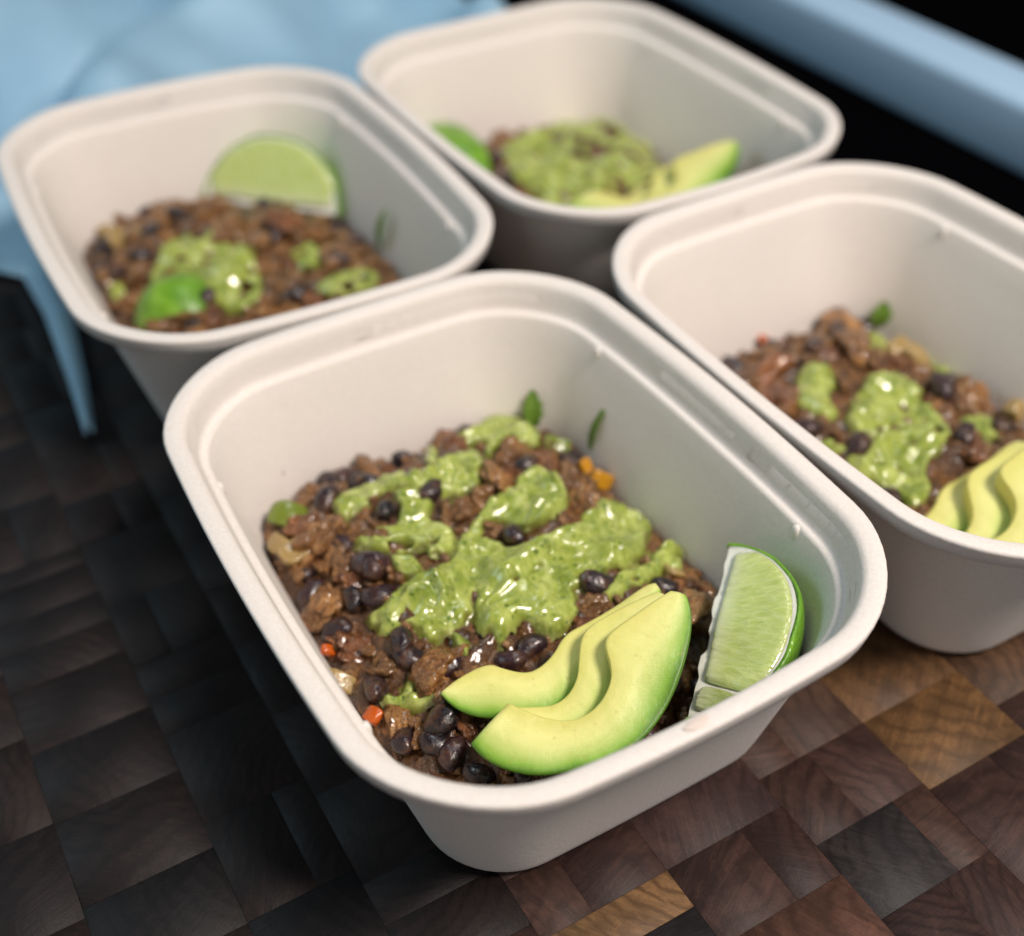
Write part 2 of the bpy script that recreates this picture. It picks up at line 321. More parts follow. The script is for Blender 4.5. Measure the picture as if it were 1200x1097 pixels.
# ------------------------------------------------------------------ background: cloth and rail
def cloth():
    us = np.concatenate([np.linspace(-.163, -.292, 40), np.linspace(-.294, -.330, 22), np.linspace(-.335, -.95, 90)]); nv = 150
    vl = np.interp(-us, [.163, .20, .25, .285, .300, .315, .34, .95], [-.0825, -.0790, -.0755, -.0760, -.088, -.25, -.50, -.62])
    vr = np.interp(-us, [.163, .20, .25, .285, .300, .315, .34, .95], [-.0808, -.0738, -.0665, -.0630, -.060, .02, .22, .30])
    W = np.linspace(0, 1, nv); uu = np.repeat(us, nv); vv = (vl[:, None] * (1 - W) + vr[:, None] * W).ravel(); ww = np.tile(W, len(us))
    far = smooth((-uu - .30) / .12); p = np.c_[uu, vv, 0 * uu]
    q = uu * .45 + vv
    z = .0022 + .0035 * np.sin(ww * math.pi) * (1 - far) + far * (.018 + .022 * np.sin(q * 38 + 2.2 * noise(p * 7, 5)) + .012 * noise(p * 11, 3) + .010 * noise(p * 22, 8) + .05 * smooth((-uu - .42) / .4))
    z = np.maximum(z, .0016)
    b = np.maximum(0, uu + .303); z = np.where(uu < -.306, np.maximum(z - .012 * smooth((-uu - .306) / .02), -.03), z)
    P = np.array([uv(a, b_, c) for a, b_, c in zip(uu, vv, z)]); f = []
    for i in range(len(us) - 1):
        for j in range(nv - 1): k = i * nv + j; f.append((k, k + 1, k + nv + 1, k + nv))
    o = obj('blue_cloth', mesh('cloth', P, f), M['cloth'])
    s = o.modifiers.new('thickness', 'SOLIDIFY'); s.thickness = .0012; s.offset = 1
    return tag(o, 'crumpled light blue cloth behind the board, its pointed corner beside a tub', 'cloth')
cloth()
tag(obj('blue_rail', bevel_box('rail', 1.6, .040, .040, .006, 4), M['rail'], None, uv(-.25, .452, -.0215), R_(-60.5)), 'long slate blue metal rail lying on the black counter', 'rail')
# ------------------------------------------------------------------ tubs
def make_tub(k, label):
    prof = []                            # (height z, inset from outer wall, reference height for the outline)
    T = .0022; ZL = H - .0105
    for t in np.linspace(0, 1, 7):       # floor fillet
        an = t * math.pi / 2; prof.append((.0022 + .007 * (1 - math.cos(an)), T + .007 * (1 - math.sin(an))))
    for z in np.linspace(.012, ZL - .001, 8): prof.append((z, T))
    prof += [(ZL - .0004, T - .0001), (ZL + .0001, T - .0006), (ZL + .0002, T - .0012), (ZL + .0003, T - .0018), (ZL + .0008, T - .0021)]
    I2 = T - .0022
    for z in np.linspace(ZL + .002, H - .0022, 5): prof.append((z, I2))
    for t in np.linspace(.15, 1, 6):     # inner lip rounding to the flat top
        an = t * math.pi / 2; prof.append((H - .0022 + .0020 * math.sin(an), I2 - .0018 * (1 - math.cos(an))))
    prof += [(H, I2 - .0026), (H, I2 - .0034), (H - .0001, -OV + .0016)]
    for t in np.linspace(.2, 1, 6):
        an = t * math.pi / 2; prof.append((H - .0015 + .0014 * math.cos(an), -OV + .0016 - .0014 * math.sin(an)))
    prof += [(H - .0028, -OV + .0001), (H - .0052, -OV - .0001), (H - .0058, -OV + .0003), (H - .0060, -OV + .0010), (H - .0056, -OV + .0018), (H - .0036, -OV + .0024), (H - .0031, -.0030), (H - .0034, -.0008), (H - .0045, 0)]
    for z in np.linspace(H - .008, .006, 9): prof.append((z, 0))
    for t in np.linspace(.15, 1, 6):
        an = t * math.pi / 2; prof.append((.0045 * (1 - math.sin(an)), .0045 * (1 - math.cos(an))))
    rows = []
    for z, ins in prof: rows.append(np.c_[ring(z, ins), np.full(len(ring(z, ins)), z)])
    n = len(rows[0]); P = np.vstack(rows)
    P[:, 2] += .00045 * noise(P * 22 + 9 * k, 4) * smooth((P[:, 2] - .02) / .04)      # hand-made waviness of the pulp
    P[:, :2] *= (1 + .0028 * noise(P * 16 + 5 * k, 6))[:, None]
    P = deform(P, k); f = []
    for i in range(len(rows) - 1):
        for j in range(n): a = i * n + j; b = i * n + (j + 1) % n; f.append((a, b, b + n, a + n))
    f.append(tuple(range(n))[::-1]); L = (len(rows) - 1) * n; f.append(tuple(range(L, L + n)))
    me = mesh('tub', P, f)
    bm = bmesh.new(); bm.from_mesh(me); bmesh.ops.recalc_face_normals(bm, faces=bm.faces[:]); bm.to_mesh(me); bm.free()
    t = obj('food_tub', me, M['pulp'], None, (TUB[k][0], TUB[k][1], .0003), TUB[k][2])
    tag(t, label, 'food tub', 'moulded pulp food tubs')
    for sx in (-1, 1):                   # stacking nibs under the ledge
        for sy in (-1, 1):
            X = sx * .050; a, b, r = wall_in(ZL - .003); Y = sy * (b + BOW * (1 - (X / a) ** 2) + .0001)
            bm = bmesh.new(); bmesh.ops.create_icosphere(bm, subdivisions=3, radius=1)
            q = np.array([v.co[:] for v in bm.verts]); fc = [[v.index for v in g.verts] for g in bm.faces]; bm.free()
            q = np.sign(q) * np.abs(q) ** .8 * np.array([.0016, .0013, .0030]) + np.array([X, Y, ZL - .0030])
            obj('stacking_nib', mesh('nib', deform(q, k), fc), M['pulp'], t)
    return t
LBL = ['pulp tub with lime wedge standing beside three avocado slices, its whole rim showing', 'pulp tub beside the blue cloth, lime wedge lying against its back wall',
       'pulp tub with a large sauce patch and no lime, near the golden wood blocks', 'pulp tub beside the blue rail, its filling mostly covered in sauce']
tubs = [make_tub(k, LBL[k]) for k in range(4)]
# a smear on the rim of the first tub and a speck on its wall
def flat_blob(name, mat, parent, P, r1, r2, h, seed, rot=0, wall=False):
    n = 28; t = np.linspace(0, 2 * math.pi, n, endpoint=False); rad = 1 + .25 * noise(np.c_[np.cos(t) * 1.5, np.sin(t) * 1.5, 0 * t + seed], 2)
    x = np.cos(t) * r1 * rad; y = np.sin(t) * r2 * rad; rows = [np.c_[x * s, y * s, 0 * x + h * (1 - s ** 3)] for s in (1, .8, .5, .2)]
    v = np.vstack(rows + [np.array([[0, 0, h]])]); f = []
    for i in range(3):
        for j in range(n): f.append((i * n + j, i * n + (j + 1) % n, (i + 1) * n + (j + 1) % n, (i + 1) * n + j))
    for j in range(n): f.append((3 * n + j, 3 * n + (j + 1) % n, 4 * n))
    o = obj(name, mesh(name, v, f), mat, parent); o.location = P; o.rotation_euler[2] = rot; return o
# ------------------------------------------------------------------ chili
BASE = [.0175, .0175, .008, .0115]; DOME = [.0125, .012, .0125, .012]
PITS = {0: [(.056, -.010, .030, .036, .0055), (.062, .030, .026, .024, .007)], 1: [(-.055, .03, .03, .03, .004)], 2: [(.056, -.010, .030, .038, .004)], 3: [(.032, .007, .030, .036, .004)]}
def hf(X, Y, k):
    q = inside(X, Y, BASE[k] + .004, .0025); h = BASE[k] + DOME[k] * smooth((q + .004) / .034)
    for px, py, rx, ry, d in PITS[k]: h = h - d * smooth(q / .012) * np.exp(-(((X - px) / rx) ** 2 + ((Y - py) / ry) ** 2) ** 2)
    return h + .0016 * np.sin(X * 95 + 1.3 * k) * np.cos(Y * 110 + k) + .0011 * np.sin(X * 210 + Y * 160 + 2 * k)
def ico(sub):
    bm = bmesh.new(); bmesh.ops.create_icosphere(bm, subdivisions=sub, radius=1)
    q = np.array([v.co[:] for v in bm.verts]); fc = [[v.index for v in g.verts] for g in bm.faces]; bm.free(); return q, fc
Q4, F4 = ico(4); Q3, F3 = ico(3); Q2, F2 = ico(2); Q1, F1 = ico(1)
def lump(name, seed, mat, sub=4):
    q, f = (Q4, F4) if sub == 4 else (Q3, F3)
    sr = np.random.default_rng(seed + 50); base = 1 + .56 * fbm(q * 1.3 + seed * 7.7, seed, 2); w = q + .18 * np.c_[noise(q * 3, seed), noise(q * 3, seed + 1), noise(q * 3, seed + 2)]
    c = sr.normal(size=(46, 3)); c /= np.linalg.norm(c, axis=1)[:, None]; ds = np.sort(np.sqrt(((w[:, None] - c[None]) ** 2).sum(-1)), 1); g = np.clip((ds[:, 1] - ds[:, 0]) / .22, 0, 1)
    d = base * (.80 + .20 * np.sqrt(1 - (1 - g) ** 2)) + .05 * noise(q * 9, seed + 3)
    p = q * d[:, None] * np.array([1.0, .82, .68]); me = mesh(name, p, f); me.materials.append(mat); return me
CR = [lump('crumble', s, M[('meat', 'meat_pale', 'meat', 'meat_red')[s % 4]]) for s in range(14)]
def bean_mesh(seed):
    q = Q4 if seed < 4 else Q3; f = F4 if seed < 4 else F3
    p = np.sign(q) * np.abs(q) ** .92 * np.array([1.0, .66, .58]); p[:, 1] += .20 * p[:, 0] ** 2 - .07
    w = 1 + .05 * fbm(q * 2.2 + seed * 3, seed, 3) + (.035 * np.sin(q[:, 0] * 14 + 3 * noise(q * 3, seed)) * np.abs(q[:, 2]) if seed % 2 else 0)
    p = p * w[:, None]; me = mesh('bean', p, f); me.materials.append(M['bean']); return me
BN = [bean_mesh(s) for s in range(6)]
CREMA = {
 0: [[(-71.0, 20.9), (-70.7, 27.2), (-75.7, 35.8), (-80.0, 44.1), (-79.8, 53.1), (-69.2, 53.1), (-54.0, 46.6), (-49.4, 39.9), (-51.7, 34.1), (-57.2, 32.9), (-53.1, 28.1), (-47.9, 22.8), (-52.3, 22.0), (-59.6, 27.0), (-60.2, 23.1), (-62.3, 18.6)], [(-53.8, -30.1), (-58.3, -25.6), (-58.2, -16.0), (-58.3, -9.2), (-51.2, -5.7), (-48.8, -0.2), (-51.8, 6.5), (-54.4, 13.2), (-56.3, 21.1), (-48.8, 20.5), (-39.9, 16.2), (-35.7, 10.1), (-33.5, 3.6), (-36.2, -1.6), (-40.5, -4.5), (-43.3, -8.3), (-48.2, -13.8), (-48.6, -20.2), (-46.0, -27.9), (-47.3, -31.2)], [(-46.1, -12.8), (-41.7, -6.5), (-36.0, -3.0), (-32.1, -8.9), (-27.6, -4.7), (-18.8, -4.8), (-12.8, -10.4), (-12.6, -16.1), (-20.8, -15.7), (-20.7, -20.7), (-22.5, -28.4), (-30.7, -32.0), (-36.2, -31.5), (-29.2, -26.4), (-28.3, -21.9), (-33.9, -25.5), (-36.3, -23.8), (-31.3, -20.5), (-36.1, -15.5), (-41.0, -14.6)], [(-21.9, 1.3), (-26.7, 10.5), (-30.0, 17.7), (-33.6, 26.5), (-35.8, 36.2), (-22.8, 35.3), (-12.6, 29.9), (-8.2, 23.6), (-9.6, 16.6), (-14.7, 13.0), (-19.7, 10.5), (-21.0, 6.0), (-19.4, 1.3)], [(-7.6, -40.0), (-8.3, -32.9), (-8.3, -26.7), (-9.0, -15.4), (-11.6, -9.2), (-18.5, -4.3), (-21.6, 2.5), (-15.9, 3.2), (-10.1, -1.9), (0.0, -8.6), (7.4, -14.4), (12.8, -18.5), (13.1, -24.6), (12.3, -30.1), (9.4, -32.1), (5.8, -32.0), (3.0, -35.9), (1.0, -39.8)], [(2.2, -10.2), (-4.8, -4.8), (-11.8, -3.8), (-16.4, 3.1), (-8.3, 5.4), (-3.1, 9.2), (-4.1, 16.6), (-3.5, 25.5), (-8.8, 33.5), (-18.8, 50.1), (-19.3, 60.8), (-11.0, 65.3), (-4.1, 66.3), (1.7, 60.2), (3.0, 52.8), (7.7, 45.7), (14.3, 41.3), (16.5, 31.2), (15.6, 24.9), (19.9, 17.6), (17.3, 14.2), (24.4, 10.1), (28.1, 8.2), (29.0, 3.2), (28.3, -1.6), (23.6, -4.2), (20.2, -6.4), (22.9, -10.6), (28.2, -14.9), (26.4, -16.2), (21.4, -14.9), (18.7, -17.6), (11.9, -15.5)], [(27.7, 14.3), (22.4, 20.5), (19.6, 29.1), (16.7, 40.7), (11.7, 47.9), (7.4, 60.0), (7.5, 68.7), (11.1, 70.1), (16.9, 63.1), (21.2, 52.1), (20.7, 42.8), (23.7, 34.6), (25.3, 27.7), (27.3, 20.6)], [(19.6, -48.6), (18.6, -46.0), (21.2, -44.5), (18.4, -40.0), (13.7, -36.7), (15.6, -32.4), (18.6, -34.5), (21.1, -38.7), (23.1, -40.9), (24.8, -35.3), (29.8, -35.0), (29.6, -37.8), (26.3, -44.3), (23.0, -47.7)], [(-73.2, 10.4), (-71.6, 13.2), (-56.8, 8.4), (-50.5, 3.3), (-52.2, 1.5)], [(-19.3, -27.7), (-18.3, -23.1), (-16.4, -17.8), (-10.0, -20.0), (-10.3, -25.7), (-15.8, -27.9)], [(12.6, -23.5), (17.2, -22.0), (23.5, -23.0), (23.9, -25.0), (18.8, -25.3)]],
 1: [[(-15, -36), (-28, -26), (-39, -13), (-34, -3), (-16, -2), (-12, 6), (7, 2), (25, -2), (31, -15), (22, -21), (12, -26), (1, -32), (-1, -38)], [(-6, 20), (-7, 31), (10, 28), (17, 20), (9, 16)], [(29, 17), (19, 32), (17, 44), (24, 50), (40, 33), (43, 15)], [(-23, -52), (-21, -47), (-15, -45), (-14, -51)]],
 2: [[(-30, -21), (-41, -10), (-44, -2), (-41, 4), (-33, 2), (-26, -7), (-16, -12), (-13, -19), (-22, -22)], [(-13, -13), (-27, 8), (-26, 16), (-23, 24), (-14, 25), (-1, 19), (11, 14), (16, 4), (16, -4), (22, -10), (27, -11), (32, -22), (23, -23), (17, -27), (8, -31), (2, -26), (3, -19), (1, -11), (-5, -17)], [(-50, 63), (-42, 69), (-29, 68), (-20, 56), (-15, 39), (-33, 50)], [(-84, 8), (-84, 17), (-82, 28), (-78, 23), (-77, 8)], [(-46, 25), (-59, 49), (-51, 53), (-40, 38), (-39, 24)], [(-10, -30), (-9, -22), (0, -23), (1, -27), (-6, -31)], [(6, 25), (2, 45), (14, 38), (20, 23), (12, 22)]],
 3: [[(-46, -18), (-57, 4), (-76, 31), (-82, 48), (-72, 61), (-52, 68), (-30, 73), (-11, 74), (-2, 54), (8, 28), (12, 7), (21, -5), (25, -18), (11, -22), (-3, -27), (-23, -26)]],
}
BEANS = {0: [(-68, 1), (-75, -26), (-62, -17), (-40, -3), (-12, -50), (-16, -41), (8, -37), (13, -37), (37, -39), (46, -41), (36, -52), (-11, 10), (-39, -18), (-22, -33), (-19, -31), (-26, -52), (-52, -29), (41, -43), (28, -7), (29, -14), (20, 20), (55, 22), (-5, -11), (-58, -31), (-32, -52), (64, 8), (55, -38), (-15, 28), (-74, 26), (-44, 52), (16, -49), (60, -28)],
         1: [(-69, -21), (-49, -13), (-34, 7), (-52, -46), (-28, -35), (-13, 16), (-27, 48), (-11, 52), (19, -23), (31, 8), (-38, -50)],
         2: [(-64, -19), (-65, 45), (-9, 30), (22, -26), (14, 17), (12, 40), (27, -30), (1, -20), (-15, -27), (-74, 4)],
         3: [(-74, 31), (-46, 37), (-42, -7), (-27, 5), (2, -22), (-18, -29)]}
CREMA = {k: [[(x, y if y < 44 else 44 + (y - 44) * .50) for x, y in p] for p in ps] for k, ps in CREMA.items()}
def crema_field(k, X, Y):                # distance inside the sauce outline, mm
    P = np.c_[X, Y]; p3 = np.c_[P / 7.0, 0 * X + k]
    P = P + np.c_[.7 * noise(p3, 21), .7 * noise(p3, 22)] + .6 * np.c_[noise(p3 * 2.7, 23), noise(p3 * 2.7, 24)]
    best = np.full(len(P), -9.0)
    for poly in CREMA[k]:
        a = chaikin(np.vstack([poly, poly[:1]]), 2)[:-1]; b = np.roll(a, -1, 0); d = b - a
        bb = (P[:, 0] > a[:, 0].min() - 3) & (P[:, 0] < a[:, 0].max() + 3) & (P[:, 1] > a[:, 1].min() - 3) & (P[:, 1] < a[:, 1].max() + 3)
        q = P[bb]
        if not len(q): continue
        t = np.clip(((q[:, None] - a) * d).sum(-1) / ((d ** 2).sum(1) + 1e-9), 0, 1)
        dist = np.sqrt((((a + t[..., None] * d) - q[:, None]) ** 2).sum(-1)).min(1)
        y0 = a[:, 1]; y1 = b[:, 1]; c = (y0 > q[:, None, 1]) != (y1 > q[:, None, 1])
        xi = a[:, 0] + (q[:, None, 1] - y0) * d[:, 0] / np.where(np.abs(d[:, 1]) < 1e-9, 1e-9, d[:, 1])
        ins = ((c & (q[:, None, 0] < xi)).sum(1) % 2) == 1
        s = np.where(ins, dist, -dist); s = s + .15                    # neighbouring patches run together
        cur = best[bb]; h = np.clip(.5 + .5 * (s - cur) / 1.5, 0, 1); best[bb] = cur * (1 - h) + s * h + 1.5 * h * (1 - h)
    return best
def make_chili(k, label, n_crumb, n_bean, seed):
    lr = np.random.default_rng(seed); x, y, th = TUB[k][:3]
    root = link(bpy.data.objects.new('bean_chili', None)); root.location = (x, y, .0003); root.rotation_euler[2] = th
    tag(root, label, 'chili', 'chili portions in the tubs')
    # the mass below: lumpy gravy and mince
    nr, S = 46, np.linspace(0, 1, 46); o = outline(*wall_in(BASE[k] - .001, .0016), BOW * .45, 20, 22); n = len(o)
    P = np.vstack([o * s for s in S[1:]] + [np.zeros((1, 2))]); z = hf(P[:, 0], P[:, 1], k)
    p3 = np.c_[P * 1000, 0 * z]; z = z + .0019 * fbm(p3 / 4.5, 31 + k, 3) + .0003 - .0015 * smooth((np.repeat(np.r_[S[1:], 0], [n] * (nr - 1) + [1]) - .95) / .05)
    Pz = deform(np.c_[P, z], k); f = []
    for i in range(nr - 2):
        for j in range(n): a = i * n + j; b = i * n + (j + 1) % n; f.append((a, b, b + n, a + n))
    for j in range(n): f.append((j, (nr - 1) * n, (j + 1) % n))
    me = mesh('gravy', Pz, f); bm = bmesh.new(); bm.from_mesh(me); bmesh.ops.recalc_face_normals(bm, faces=bm.faces[:]); bm.to_mesh(me); bm.free()
    tag(obj('gravy', me, M['gravy'], root), kind='stuff')
    def put(name, me, X, Y, dz, sc, rot):
        p = deform(np.array([[X, Y, float(hf(np.array([X]), np.array([Y]), k)[0]) + dz]]), k)[0]
        c = link(bpy.data.objects.new(name, me)); c.parent = root; c.location = p; c.scale = sc if np.ndim(sc) else (sc,) * 3; c.rotation_euler = rot; return c
    pts = []; beans = [(a / 1000, b / 1000) for a, b in BEANS[k] if crema_field(k, np.array([a * 1.0]), np.array([b * 1.0]))[0] < .9]; NC = 16000
    CX, CY = lr.uniform(-.085, .085, NC), lr.uniform(-.062, .062, NC); CZ = hf(CX, CY, k); CI = inside(CX, CY, BASE[k] + .006); CD = crema_field(k, CX * 1000, CY * 1000)
    for i in range(NC):
        if len(pts) >= n_crumb: break
        X, Y = CX[i], CY[i]; r = lr.uniform(.0024, .0048) if lr.random() < .55 else lr.uniform(.0048, .0088)
        if CD[i] > -2.5 and r > .0058: continue
        if CI[i] < r * 1.2 + .0006 or CD[i] > (2.6, 5, 5, 30)[k]: continue
        if CI[i] < r + .005 and any(((X - q[0]) / q[2]) ** 2 + ((Y - q[1]) / q[3]) ** 2 < 1.6 for q in PITS[k]): continue
        if any((X - a) ** 2 + (Y - b) ** 2 < (.62 * (r + c)) ** 2 for a, b, c in pts): continue
        if any((X - a) ** 2 + (Y - b) ** 2 < (.0036 + .5 * r) ** 2 for a, b in beans): continue
        pts.append((X, Y, r)); put('meat_crumble', CR[int(lr.integers(len(CR)))], X, Y, r * lr.uniform(-.05, .30) - ((.0030 + .25 * r) if CD[i] > -1.5 else 0) - (.006 if any(((X - q[0]) / q[2]) ** 2 + ((Y - q[1]) / q[3]) ** 2 < .62 for q in PITS[k]) else 0), (r * lr.uniform(.75, 1.35), r * lr.uniform(.75, 1.35), r * lr.uniform(.7, 1.0)), (lr.uniform(-.5, .5), lr.uniform(-.5, .5), lr.uniform(0, 6.28)))
    bl = list(beans); tries = 0
    while len(bl) < len(beans) + n_bean and tries < 4000:
        tries += 1; X, Y = lr.uniform(-.08, .08), lr.uniform(-.058, .058)
        if float(inside(np.array([X]), np.array([Y]), .02)[0]) < .007: continue
        if any((X - a) ** 2 + (Y - b) ** 2 < .0075 ** 2 for a, b in bl) or crema_field(k, np.array([X * 1000]), np.array([Y * 1000]))[0] > -2: continue
        bl.append((X, Y))
    for i, (X, Y) in enumerate(bl):
        g = float(inside(np.array([X]), np.array([Y]), BASE[k] + .005)[0])
        if g < .0065:
            s = 1 - (.0075 - g) / max(.01, math.hypot(X, Y)); X, Y = X * s, Y * s
        sz = lr.uniform(.0046, .0058) if i < len(beans) else lr.uniform(.0042, .0054)
        put('black_bean', BN[i % 6], X, Y, sz * (lr.uniform(.15, .48) if i < len(beans) else lr.uniform(.0, .40)), sz, (lr.uniform(-.6, .6), lr.uniform(-.5, .5), lr.uniform(0, 6.28)))
    # crumbs too small to pick apart
    vs, fs, off = [], [], 0
    ck = []
    for i in range(420 if k == 0 else 150):
        X, Y = lr.uniform(-.085, .085), lr.uniform(-.06, .06); r = lr.uniform(.0008, .0022)
        if crema_field(k, np.array([X * 1000]), np.array([Y * 1000]))[0] > .5: continue
        if float(inside(np.array([X]), np.array([Y]), .02)[0]) < .003: continue
        zz = float(hf(np.array([X]), np.array([Y]), k)[0]); d = 1 + .55 * noise(Q2 * 1.7 + i * 3.1, 5)
        vs.append(deform(Q2 * d[:, None] * r * lr.uniform(.7, 1.2, 3) + np.array([X, Y, zz + lr.uniform(-.0005, .0022)]), k)); fs += [[q + off for q in t] for t in F2]; off += len(Q2)
    tag(obj('small_crumbs', mesh('crumbs', np.vstack(vs), fs), M['crumb'], root), kind='stuff')
    return root, put
CH = ['glossy mince and black bean chili with thick sauce folds under three avocado slices and lime', 'mince and bean chili in the tub beside the blue cloth',
      'mince and bean chili in the tub above the golden wood blocks, no lime on it', 'mince and bean chili almost hidden by green sauce, tub beside blue rail']
CFG = [(300, 22, 3), (200, 14, 4), (220, 12, 5), (160, 6, 6)]
chilis = [make_chili(k, CH[k], *CFG[k]) for k in range(4)]
def veg(k, name, mat, X, Y, size, dz, rot, seed):
    q = Q3; b = np.sign(q) * np.abs(q) ** .45; p = b * np.array(size) / 2 / 1000 * (1 + .12 * fbm(q * 1.6 + seed, seed, 2))[:, None]
    p[:, 2] += .0018 * np.sin(p[:, 0] * 300 + seed); me = mesh(name, p, F3); me.materials.append(mat)
    return chilis[k][1](name, me, X / 1000, Y / 1000, dz / 1000, 1.0, rot)
veg(0, 'carrot_piece', M['carrot'], 23, -53, (5, 4.5, 3), 1.4, (.3, .2, .5), 1)
veg(0, 'carrot_piece', M['carrot'], -7, -54, (4.5, 3, 2.4), 1.0, (.2, .4, 1.2), 2)
veg(0, 'yellow_pepper_piece', M['yellow_pepper'], -27, 52, (7, 6, 3), 3, (.9, .3, .6), 3)
veg(0, 'yellow_pepper_piece', M['yellow_pepper'], -33, 50, (5, 4, 3), 4, (.2, .7, .2), 4)
veg(0, 'green_pepper_piece', M['green_pepper'], -48, 48, (9, 5, 3), 4, (.5, .5, 1.1), 5)
veg(0, 'onion_piece', M['onion'], -45, -46, (13, 7, 2.6), 3.0, (.3, .25, 1.9), 6)
veg(0, 'onion_piece', M['onion'], -52, -50, (9, 6, 2.5), 2.5, (.6, .1, .4), 7)
veg(0, 'green_pepper_piece', M['green_pepper'], -60, -43, (13, 9, 3), 4.0, (.35, .3, .9), 8)
veg(0, 'onion_piece', M['onion'], 6, -55, (8, 5, 2.5), 2.5, (.4, .1, .7), 9)
veg(0, 'onion_piece', M['onion'], 20, 47, (10, 6, 2.5), 3, (.4, .1, 2.7), 10)
veg(1, 'onion_piece', M['onion'], -46, -37, (14, 9, 4), 4, (.4, .2, 1.7), 11)
veg(1, 'onion_piece', M['onion'], -62, -40, (9, 6, 3), 3, (.4, .2, .7), 12)
veg(2, 'onion_piece', M['onion'], -40, 40, (9, 6, 4), 4, (.4, .2, 1.7), 13)
veg(2, 'onion_piece', M['onion'], -34, 45, (14, 6, 5), 4, (.4, .9, .7), 14)
veg(2, 'onion_piece', M['onion'], 8, 50, (10, 8, 6), 4, (.4, .9, .7), 15)
veg(2, 'carrot_piece', M['carrot'], -72, 5, (8, 4, 3), 3, (.2, .1, .7), 16)
# ------------------------------------------------------------------ avocado sauce
def make_crema(k, label, step):
    pts = np.vstack([np.array(p) for p in CREMA[k]]); x0, y0 = pts.min(0) - 4; x1, y1 = pts.max(0) + 4
    xs = np.arange(x0, x1, step); ys = np.arange(y0, y1, step); X, Y = [g.ravel() for g in np.meshgrid(xs, ys)]
    D = crema_field(k, X, Y); h0 = hf(X / 1000, Y / 1000, k); wi = inside(X / 1000, Y / 1000, BASE[k] + .006) * 1000
    p = np.c_[X, Y, 0 * X]; D = np.minimum(D, wi - .4) - (1.0, 1.6, 1.4, 1.4)[k] * np.clip(fbm(p / (6.5, 8, 8, 9)[k], 61 + k, 3) - .12, 0, 1.2) * 1.5; D = np.minimum(D, ((1.0, .75, .9, .40)[k] - fbm(p / (7.5, 9, 9, 11)[k], 81 + k, 3)) * 8)
    w = 2.4; e = np.clip(D / w, 0, 1); t = (3.0, 2.2, 2.4, 1.6)[k] * np.sqrt(np.clip(1 - (1 - e) ** 2, 0, 1))
    wp = p + np.c_[3 * noise(p / 9, 40), 3 * noise(p / 9, 41), 0 * X]
    folds = 1 - np.abs(fbm(wp / np.array([7.0, 10.0, 1]), 42 + k, 2)); folds2 = fbm(wp / 3.4, 44, 2)
    ang_ = 1.1 + 1.6 * noise(p / 26, 47 + k); ph = (X * np.cos(ang_) + Y * np.sin(ang_)) / 1.15 + 2.6 * noise(p / 8, 48)
    ribs = np.sin(ph) * np.clip(noise(p / 10, 49 + k) + .35, 0, 1)
    z = h0 * 1000 + .9 + t + e * (2.3 * (folds - .72) + 1.4 * fbm(p / 11, 45 + k, 2) + .40 * folds2 + 1.25 * ribs)
    z = np.where(D < 0, h0 * 1000 + .9 + .55 * fbm(p / 3.2, 66, 2) * np.clip(-D, 0, 1) + D * .75, z)
    E_ = np.clip((D + .5) / 2.2, 0, 1) + .25 * noise(p / 2.5, 71)
    keep = (D > -.9 - 1.5 * np.clip(noise(p / 4, 72) + .2, 0, 1)).reshape(len(ys), len(xs)); idx = -np.ones(keep.size, int)
    cell = keep[:-1, :-1] & keep[1:, :-1] & keep[:-1, 1:] & keep[1:, 1:]; ii, jj = np.nonzero(cell); nx = len(xs)
    q = np.c_[ii * nx + jj, ii * nx + jj + 1, (ii + 1) * nx + jj + 1, (ii + 1) * nx + jj]; used = np.unique(q); idx[used] = np.arange(len(used))
    P = deform(np.c_[X, Y, z][used] / 1000, k); q = idx[q]; lab = np.arange(len(P))
    while True:                          # the separate dollops
        m = lab[q].min(1); new = lab.copy(); np.minimum.at(new, q.ravel(), np.repeat(m, 4)); new = new[new]
        if (new == lab).all(): break
        lab = new
    root = link(bpy.data.objects.new('avocado_sauce', None)); root.location = (TUB[k][0], TUB[k][1], .0003); root.rotation_euler[2] = TUB[k][2]
    for l in np.unique(lab):
        fq = q[lab[q[:, 0]] == l]
        if len(fq) < 24: continue
        u_, inv = np.unique(fq, return_inverse=True); o = obj('sauce_dollop', mesh('sauce_dollop', P[u_], inv.reshape(-1, 4)), M['crema'], root); attr(o.data, 'thin', E_[used][u_])
        sm = o.modifiers.new('relax', 'SMOOTH'); sm.iterations = 5; sm.factor = .5
    return tag(root, label, 'sauce', 'green sauce on the chili')
make_crema(0, 'thick folds of green avocado sauce beside three fanned avocado slices and a lime wedge', .42)
make_crema(1, 'small green sauce patches on the chili in the tub beside the blue cloth', .7)
make_crema(2, 'green sauce patch on the chili in the tub above the golden wood blocks', .6)
make_crema(3, 'broad layer of green sauce covering the chili in the tub beside blue rail', .8)
